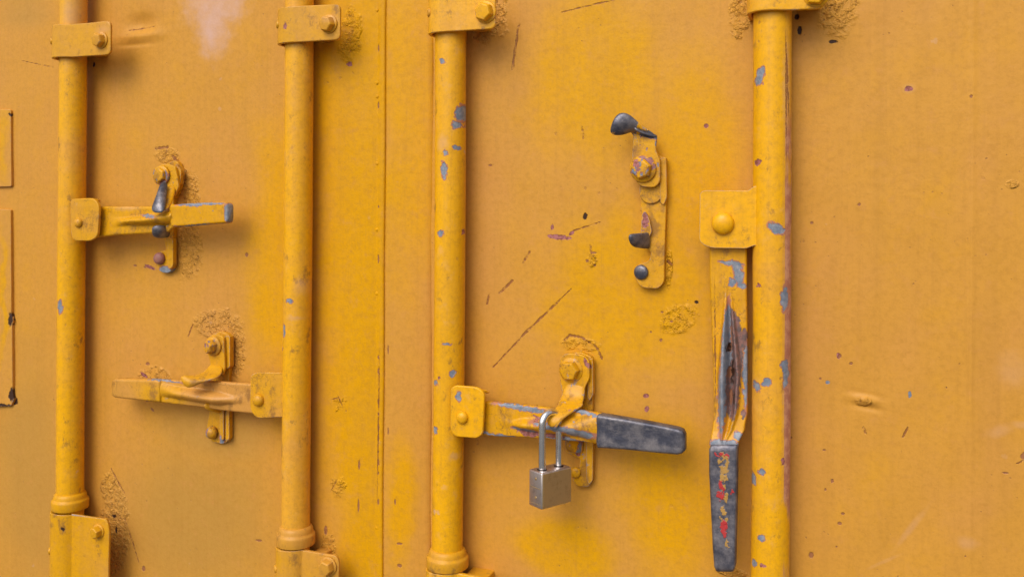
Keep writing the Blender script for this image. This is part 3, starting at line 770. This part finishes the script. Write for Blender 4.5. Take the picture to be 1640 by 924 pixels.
h4 = lever('handle', [((1136, 380), (1196, 380), 0.036, 0.010, 0, .5, .2), ((1136, 440), (1196, 440), 0.036, 0.010, 0, .5, .2), ((1137, 470), (1196, 470), 0.036, 0.010, 0.001, .48, .10), ((1139, 520), (1197, 520), 0.036, 0.009, 0.011, .47, .20),
    ((1142, 600), (1197, 600), 0.038, 0.008, 0.015, .45, .36), ((1143, 660), (1197, 660), 0.041, 0.008, 0.012, .42, .30), ((1140, 690), (1192, 690), 0.047, 0.008, 0.006, .42, .2), ((1136, 708), (1183, 708), 0.053, 0.008, 0.001, .45, .1), ((1135, 722), (1181, 722), 0.055, 0.009, 0, .45, .1)], worn4, rods[3], steps=80, across=39, hollow=True)

# ------------------------------------------------------------------ grip of the hanging handle: bare metal with red and yellow paint left in the middle
def grip_mat():
    N = NT('hanging_grip_metal')
    dA = N.distort(110, 0.012, 1.0)
    steel = N.mix(N.rng(N.noise(64, 8, 0.68, seed=92.0), 0.36, 0.68), (0.072, 0.072, 0.098), (0.225, 0.205, 0.22))
    steel = N.mix(N.rng(N.noise(150, 6, 0.8, N.stretch((1, 1, 0.4))), 0.55, 0.72, 0.0, 0.5), steel, (0.36, 0.32, 0.32))
    my = N.math('MULTIPLY', N.rng(N.blobs([(1158, 745, 10, 20), (1156, 775, 6, 16), (1157, 830, 6, 16), (1160, 800, 5, 10), (1163, 875, 4, 8)], dA, 0.055), 0.8, 1.0, 1.0, 0.0), N.rng(N.noise(150, 3, 0.6, seed=3.0), 0.42, 0.48))
    mr = N.math('MULTIPLY', N.rng(N.blobs([(1153, 790, 6, 20), (1158, 852, 6, 16), (1150, 731, 8, 3), (1164, 733, 6, 3), (1170, 790, 3, 6)], dA, 0.055), 0.85, 1.0, 1.0, 0.0), N.rng(N.noise(170, 3, 0.6, seed=6.0), 0.40, 0.46))
    c = N.mix(my, steel, (0.40, 0.22, 0.05)); c = N.mix(mr, c, (0.42, 0.03, 0.03))
    h = N.math('MULTIPLY', N.math('ADD', my, mr), 0.0003)
    h = N.math('MULTIPLY_ADD', N.noise(380, 3, 0.65, seed=5.0), 0.00015, h)
    h = N.math('MULTIPLY_ADD', N.noise(80, 3, 0.6, seed=7.0), 0.0008, h)
    bp = N.n('ShaderNodeBump'); bp.inputs['Distance'].default_value = 1.0
    N.put(bp.inputs['Height'], h); N.put(N.b.inputs['Normal'], bp.outputs[0])
    N.put(N.b.inputs['Base Color'], c)
    N.put(N.b.inputs['Metallic'], N.math('MULTIPLY', N.math('SUBTRACT', 1.0, N.math('MAXIMUM', my, mr)), 0.5))
    N.b.inputs['Roughness'].default_value = 0.46
    return N.m
lever('grip', [((1137, 712), (1182, 712), 0.0555, 0.010, 0, .5, 1), ((1135, 722), (1181, 722), 0.058, 0.013, 0, .5, 1), ((1135, 760), (1180.5, 760), 0.059, 0.014, -0.0008, .5, .8), ((1138, 820), (1179.5, 820), 0.059, 0.014, -0.0008, .5, .8),
    ((1141, 880), (1178, 880), 0.059, 0.014, 0, .5, .8), ((1143, 908), (1177.5, 908), 0.058, 0.014, 0, .5, .8), ((1146, 915), (1175, 915), 0.056, 0.011, 0, .5, .8)], grip_mat(), h4, steps=40)

# ------------------------------------------------------------------ handle catches
GRP = 'handle catches bolted to the doors'
catchM = paint('catch_paint', grime=0.7, off=0.012, fade=0.62, spots=0.6, lump=1.8, gloss=0.42, edge=0.35)
catchW = paint('catch_paint_worn', grime=0.8, off=0.02, fade=0.75, spots=0.7, lump=1.5, gloss=0.40, edge=0.75, mottled=0.05, grey=[(1049, 218, 12, 5), (1012, 205, 12, 8)], rust=[(1031, 352, 6, 14), (1027, 315, 22, 3), (1055, 318, 4, 12)])
boltM = paint('bolt_paint', grime=1.0, off=0.02, fade=0.6, spots=0.5, lump=2.2, gloss=0.40, edge=0.6, mottled=0.12, rust=[(1020, 262, 6, 6)])
tabM = paint('worn_thumb_tab', off=0.03, bare=0.575, edge=0.7, lump=1.5, gloss=0.32, spots=0.0)
steelM = paint('bare_catch_metal', off=0.03, bare=0.90, edge=0.8, lump=1.5, gloss=0.34, spots=0.0)
rustbolt = paint('rusty_bolt', off=0.02, colour=(0.30, 0.13, 0.10), lump=2.0, gloss=0.5, spots=0.5)

# open catch (fourth handle's), between the padlock's rod and the thick rod
c4 = empty('handle_catch', tuple(W(1045, 463, 0)), 'open empty catch with dark thumb tab raised to the upper left, left of hanging handle', 'catch', GRP)
plate('base_plate', [(1030, 252, 4), (1062, 250, 5), (1066, 262, 2), (1067, 330, 4), (1064, 420, 2), (1064, 452, 10), (1054, 463, 10), (1026, 461, 12), (1016, 444, 8), (1020, 424, 8), (1040, 418, 10), (1043, 404, 5), (1032, 396, 3), (1026, 330, 3)], 0.009, 0.010, catchM, c4)
plate('side_lip', [(1056, 254, 3), (1067, 252, 4), (1068, 318, 5), (1062, 330, 4), (1057, 322, 3)], 0.014, 0.008, catchM, c4, r=3)
plate('tongue', [(1024, 296, 2), (1058, 296, 2), (1060, 318, 6), (1048, 327, 10), (1032, 325, 8), (1024, 314, 5)], 0.0125, 0.006, catchM, c4)
l4 = plate('latch', [(1014, 212, 3), (1052, 218, 3), (1050, 240, 4), (1057, 256, 5), (1057, 292, 6), (1048, 301, 6), (1024, 299, 10), (1015, 284, 8), (1012, 262, 6)], 0.0215, 0.0045, catchW, c4)
sheet('thumb_tab', [
    [(1014, 222, .0185), (1033, 225, .0185), (1052, 229, .0185)],
    [(1011, 211, .0195), (1030, 212, .0215), (1052, 215, .0225)],
    [(1006, 213, .023), (1018, 205, .029), (1032, 205, .026)],
    [(999, 217, .029), (1008, 202, .037), (1018, 191, .033)],
    [(986, 219, .036), (993, 199, .044), (1003, 178, .038)],
    [(975, 214, .038), (979, 198, .044), (987, 182, .039)]], 0.0028, tabM, l4)
sheet('bent_edge', [
    [(1054, 217, .0165), (1054, 222, .0225)], [(1040, 213, .0215), (1040, 218, .0265)], [(1026, 210, .026), (1026, 214, .030)], [(1016, 203, .0300), (1014, 206, .0335)]], 0.0030, steelM, l4)
bolt('bolt', 1030, 271, 0.0225, 0.0112, 0.009, boltM, l4, tilt=(0, -10), rot=0.3, washer=(0.0148, 0.0032))
t4 = plate('rest', [(1032, 392, 3), (1044, 372, 4), (1040, 350, 8), (1032, 338, 4), (1028, 344, 4), (1026, 374, 2)], 0.0155, 0.008, catchW, c4)
sheet('rest_tab', [
    [(1040, 371, .010), (1041, 379, .010), (1042, 392, .010), (1040, 398, .008)],
    [(1030, 373, .026), (1030, 380, .026), (1031, 392, .024), (1031, 398, .016)],
    [(1013, 374, .042), (1013, 382, .0425), (1014, 390, .038), (1019, 396, .026)],
    [(1007, 375, .044), (1006, 382, .0445), (1008, 389, .040), (1014, 394, .030)]], 0.0045, steelM, c4)
bolt('bolt', 1027, 436, 0.009, 0.0080, 0.0045, steelM, c4, sides=20, tilt=(0, -10))

# closed catch of the third handle, carrying the padlock
catch3 = paint('catch_paint_third', grime=0.7, off=0.03, fade=0.72, spots=0.7, lump=1.9, gloss=0.40, edge=0.6, rust=[(935, 585, 10, 3, 60), (917, 730, 4, 10)], scr=[(897, 570, 915, 564, 1.2), (915, 564, 938, 572, 1.2)])
c3 = empty('handle_catch', tuple(W(930, 780, 0)), 'closed catch holding down the grey-gripped handle where the padlock hangs', 'catch', GRP)
plate('base_plate', [(904, 568, 6), (928, 563, 6), (948, 572, 4), (949, 640, 3), (950, 768, 5), (944, 780, 6), (924, 779, 8), (916, 768, 5), (926, 757, 3), (929, 735, 3), (916, 728, 4), (906, 724, 3), (904, 690, 3)], 0.009, 0.010, catch3, c3)
plate('side_lip', [(941, 574, 3), (949, 574, 3), (950, 632, 3), (944, 642, 3), (941, 636, 2)], 0.0155, 0.009, catch3, c3, r=2)
plate('side_lip', [(938, 700, 2), (950, 702, 3), (949, 770, 4), (943, 776, 3), (939, 766, 2)], 0.0145, 0.008, catch3, c3, r=2)
l3 = plate('latch', [(897, 572, 8), (908, 565, 8), (934, 568, 6), (944, 578, 4), (944, 606, 4), (936, 622, 4), (936, 640, 3), (902, 640, 3), (897, 612, 6), (895, 590, 6)], 0.0235, 0.0045, catch3, c3)
sheet('latch_arm', [
    [(908, 606, .020), (924, 610, .020), (940, 614, .020)],
    [(900, 630, .024), (918, 634, .026), (936, 638, .026)],
    [(894, 646, .040), (914, 650, .042), (934, 648, .036)],
    [(886, 658, .060), (904, 661, .060), (924, 656, .052)],
    [(876, 668, .070), (889, 673, .071), (902, 669, .068)],
    [(876, 680, .071), (884, 686, .072), (891, 682, .072)]], 0.0042, catch3, l3)
sheet('curled_lip', [
    [(934, 643, .034), (936, 649, .040)], [(918, 652, .048), (920, 659, .054)], [(902, 660, .061), (905, 668, .066)], [(892, 670, .069), (895, 679, .072)], [(886, 684, .071), (889, 690, .070)]], 0.0036, worn3, l3)
bolt('bolt', 915, 592, 0.022, 0.0110, 0.010, catch3, l3, tilt=(4, -8), rot=0.1, washer=(0.0142, 0.0026))
sheet('rest_tab', [
    [(935, 702, .008), (935, 712, .010), (934, 726, .010)],
    [(920, 702, .022), (920, 713, .024), (922, 726, .020)],
    [(905, 700, .042), (904, 713, .043), (908, 724, .032)]], 0.0045, catchW, c3)
bolt('bolt', 922, 756, 0.009, 0.0060, 0.0045, catch3, c3, sides=20)

# catch of the first handle
catch1 = paint('catch_paint_first', grime=0.6, grey=[(267, 433, 12, 6), (357, 702, 4, 8)], off=0.006, fade=0.66, spots=0.6, lump=2.2, gloss=0.42, edge=0.45)
c1 = empty('handle_catch', tuple(W(266, 438, 0)), 'catch over the leftmost handle with grey worn tab and purple rusty lower bolt', 'catch', GRP)
plate('base_plate', [(262, 264, 5), (282, 256, 6), (290, 272, 4), (288, 300, 3), (278, 320, 2), (277, 430, 5), (270, 438, 5), (256, 436, 6), (250, 424, 5), (254, 404, 3), (266, 400, 3), (262, 384, 2), (258, 320, 2)], 0.009, 0.010, catch1, c1)
plate('side_lip', [(281, 262, 3), (290, 274, 4), (288, 296, 3), (281, 300, 2)], 0.016, 0.008, catch1, c1, r=2)
plate('side_lip', [(268, 380, 2), (277, 382, 2), (277, 426, 4), (270, 434, 4), (268, 420, 2)], 0.015, 0.008, catch1, c1, r=2)
l1 = plate('latch', [(248, 268, 5), (262, 262, 5), (280, 266, 5), (284, 284, 4), (286, 300, 3), (278, 316, 3), (266, 312, 3), (262, 292, 3), (250, 294, 5)], 0.0225, 0.0045, catch1, c1)
sheet('latch_arm', [
    [(264, 294, .022), (272, 296, .022), (282, 298, .020)],
    [(262, 308, .032), (270, 312, .036), (280, 316, .030)],
    [(258, 322, .050), (265, 328, .052), (274, 330, .046)],
    [(252, 334, .062), (260, 338, .063), (268, 336, .060)]], 0.004, catch1, l1)
sheet('thumb_tab', [
    [(257, 292, .036), (264, 290, .034), (270, 296, .028)],
    [(252, 308, .052), (259, 306, .050), (267, 311, .044)],
    [(246, 324, .064), (256, 326, .066), (266, 330, .060)],
    [(240, 338, .070), (251, 343, .073), (263, 341, .069)]], 0.0042, steelM, l1)
bolt('bolt', 259, 281, 0.0240, 0.0098, 0.0070, boltM, l1, tilt=(0, -6), rot=0.5, washer=(0.0135, 0.003))
sheet('rest_tab', [
    [(273, 362, .030), (273, 372, .034), (272, 381, .024)],
    [(258, 360, .058), (258, 371, .060), (259, 382, .048)],
    [(243, 361, .062), (242, 371, .064), (245, 381, .052)]], 0.0045, steelM, c1)
bolt('bolt', 257, 414, 0.009, 0.0080, 0.0085, rustbolt, c1, sides=20)

# catch of the second handle
c2 = empty('handle_catch', tuple(W(352, 710, 0)), 'all-yellow catch curling over the left-pointing handle', 'catch', GRP)
plate('base_plate', [(332, 540, 5), (352, 530, 6), (367, 536, 4), (368, 590, 3), (366, 610, 2), (367, 706, 4), (356, 711, 5), (340, 708, 6), (333, 698, 6), (331, 682, 4), (336, 652, 2), (340, 610, 2)], 0.009, 0.010, catch1, c2)
plate('side_lip', [(359, 538, 3), (368, 538, 3), (368, 588, 3), (360, 592, 2)], 0.017, 0.009, catch1, c2, r=2)
plate('side_lip', [(352, 652, 2), (358, 654, 1), (358, 704, 2), (352, 706, 2)], 0.016, 0.009, catch1, c2, r=2)
plate('side_lip', [(361, 656, 1), (367, 656, 2), (367, 704, 3), (361, 706, 2)], 0.014, 0.008, catch1, c2, r=2)
l2 = plate('latch', [(333, 542, 5), (346, 534, 5), (358, 540, 4), (360, 590, 3), (356, 602, 3), (334, 600, 3), (336, 580, 4), (332, 566, 4)], 0.0235, 0.0045, catch1, c2)
sheet('latch_arm', [
    [(336, 582, .021), (346, 584, .021), (358, 586, .021)],
    [(330, 594, .030), (342, 598, .034), (356, 601, .034)],
    [(318, 600, .046), (330, 605, .052), (344, 607, .052)],
    [(306, 602, .060), (314, 611, .066), (322, 613, .062)],
    [(296, 600, .068), (302, 612, .073), (310, 620, .068)],
    [(288, 602, .070), (291, 613, .072), (300, 622, .068)]], 0.0042, catch1, l2)
bolt('bolt', 342, 554, 0.0240, 0.0088, 0.0110, boltM, l2, tilt=(4, -18), rot=0.4, washer=(0.0128, 0.003))
sheet('rest_tab', [
    [(356, 644, .010), (356, 654, .010), (356, 664, .010)],
    [(342, 644, .030), (342, 654, .032), (344, 660, .026)],
    [(326, 644, .044), (326, 652, .045), (330, 656, .040)]], 0.0045, catch1, c2)
bolt('bolt', 342, 692, 0.009, 0.0080, 0.010, boltM, c2, sides=20, tilt=(0, -12))

# ------------------------------------------------------------------ padlock, hung through the third handle's catch, its narrow side towards the viewer
def metal(name, col, rough, brushed=0.0, dirt=(0.12, 0.08, 0.05), met=1.0):
    N = NT(name)
    n1 = N.noise(90, 5, 0.7, seed=3.0)
    c = N.mix(N.rng(n1, 0.48, 0.74, 0.0, 0.55), col, dirt)
    N.put(N.b.inputs['Base Color'], c)
    N.b.inputs['Metallic'].default_value = met
    N.put(N.b.inputs['Roughness'], N.math('MULTIPLY_ADD', n1, 0.25, rough - 0.12))
    h = N.math('MULTIPLY', N.noise(500, 3, 0.6, N.stretch((1, 1, 0.08) if brushed else (1, 1, 1)), seed=5.0), 0.0001)
    h = N.math('MULTIPLY_ADD', N.noise(120, 2, 0.6, seed=6.0), 0.00012, h)
    bp = N.n('ShaderNodeBump'); bp.inputs['Distance'].default_value = 1.0
    N.put(bp.inputs['Height'], h); N.put(N.b.inputs['Normal'], bp.outputs[0])
    return N.m
lockM = metal('padlock_body_metal', (0.64, 0.57, 0.55), 0.42, 1.0, (0.24, 0.17, 0.11))
brassM = metal('padlock_face_metal', (0.40, 0.275, 0.125), 0.50, 1.0, (0.22, 0.13, 0.05), 0.6)
darkM = metal('padlock_recess', (0.05, 0.04, 0.035), 0.6)
shackM = metal('padlock_shackle_metal', (0.80, 0.79, 0.80), 0.22, 0.0, (0.45, 0.40, 0.38))
legN = W(868, 752, 0.066)                       # where the near leg enters the body
az = R(58)                                      # the broad face looks this far round to the right
wdir = Vector((math.cos(az) , math.sin(az), 0))  # along the body's width, going back towards the door
ndir = Vector((math.sin(az), -math.cos(az), 0))  # broad face's normal
LW, LT, LH, LS, SR = 0.0435, 0.0225, 0.0395, 0.0245, 0.0041
body_c = legN + wdir * (LS / 2)
ptop = body_c.z
pl = empty('padlock', tuple(body_c - Vector((0, 0, LH))), 'small silvery padlock hanging shut from the grey-gripped handle', 'padlock')
def P(a, b, c):  # width, normal, height
    return body_c + wdir * a + ndir * b + Vector((0, 0, c))
def boxring(hw, ht, z, r=0.003, n=4):
    out = []
    for sx, sy, a0 in ((1, 1, 0), (-1, 1, 90), (-1, -1, 180), (1, -1, 270)):
        for k in range(n + 1):
            a = R(a0 + 90 * k / n)
            out.append(P(sx * (hw - r) + math.cos(a) * r, sy * (ht - r) + math.sin(a) * r, z))
    return out
hw, ht = LW / 2, LT / 2
body = loft('body', [boxring(hw - .0012, ht - .0012, 0, .002), boxring(hw - .0003, ht - .0003, -.0006, .002), boxring(hw, ht, -.0016, .002),
              boxring(hw, ht, -LH + .0016, .002), boxring(hw - .0003, ht - .0003, -LH + .0006, .002), boxring(hw - .0012, ht - .0012, -LH, .002)], lockM, pl)
def box(name, a0, a1, b0, b1, c0, c1, mat, parent, bev=0.0004):
    v = [P(a, b, c) for a in (a0, a1) for b in (b0, b1) for c in (c0, c1)]
    return link(name, v, [[0, 1, 3, 2], [4, 6, 7, 5], [0, 4, 5, 1], [2, 3, 7, 6], [0, 2, 6, 4], [1, 5, 7, 3]], mat, parent, bevel=bev)
box('face_plate', -hw + .0012, hw - .0012, ht - .001, ht + .0006, -LH + .0012, -.0012, brassM, body)
box('end_seam', -hw - .0003, -hw + .002, -ht + .002, ht - .002, -LH * .46, -LH * .44, brassM, body, 0.0002)
box('end_seam', -hw - .0002, -hw + .002, -ht + .001, ht - .001, -LH * .90, -LH * .885, brassM, body, 0.0002)
def disc(name, centre, axis, r_, h_, mat, parent):
    axis = axis.normalized(); s1 = axis.cross(Vector((0, 0, 1)))
    s1 = s1.normalized() if s1.length > .1 else Vector((1, 0, 0)); s2 = axis.cross(s1)
    loft(name, [[centre + axis * hh + (s1 * math.cos(a) + s2 * math.sin(a)) * rr for a in [2 * math.pi * q / 24 for q in range(24)]] for rr, hh in ((r_, -.001), (r_, h_ * .6), (r_ * .8, h_), (r_ * .1, h_))], mat, parent)
for zz in (-LH * .2, -LH * .72): disc('rivet', P(-hw, 0.001, zz), -wdir, 0.0016, 0.0004, brassM, body)
for xx in (-LS / 2, LS / 2): disc('shackle_hole', P(xx, 0, 0), Vector((0, 0, 1)), SR * 1.35, 0.0003, darkM, body)
path = []
rise = W(868, 662, 0.066).z - legN.z
for k in range(0, 9): path.append(P(-LS / 2, 0, -0.004 + (rise - LS / 2 + 0.004) * k / 8))
for k in range(1, 16):
    a = math.pi - math.pi * k / 16
    path.append(P(math.cos(a) * LS / 2, 0, rise - LS / 2 + math.sin(a) * LS / 2))
for k in range(0, 9): path.append(P(LS / 2, 0, (rise - LS / 2) - (rise - LS / 2 + 0.004) * k / 8))
rings = []
for k, p in enumerate(path):
    tg = (path[min(k + 1, len(path) - 1)] - path[max(k - 1, 0)]).normalized()
    n1 = ndir; n2 = tg.cross(n1).normalized()
    rings.append([p + (n1 * math.cos(a) + n2 * math.sin(a)) * SR for a in [2 * math.pi * q / 20 for q in range(20)]])
loft('shackle', rings, shackM, pl)
for m in list(bpy.data.materials):
    if m.users == 0: bpy.data.materials.remove(m)
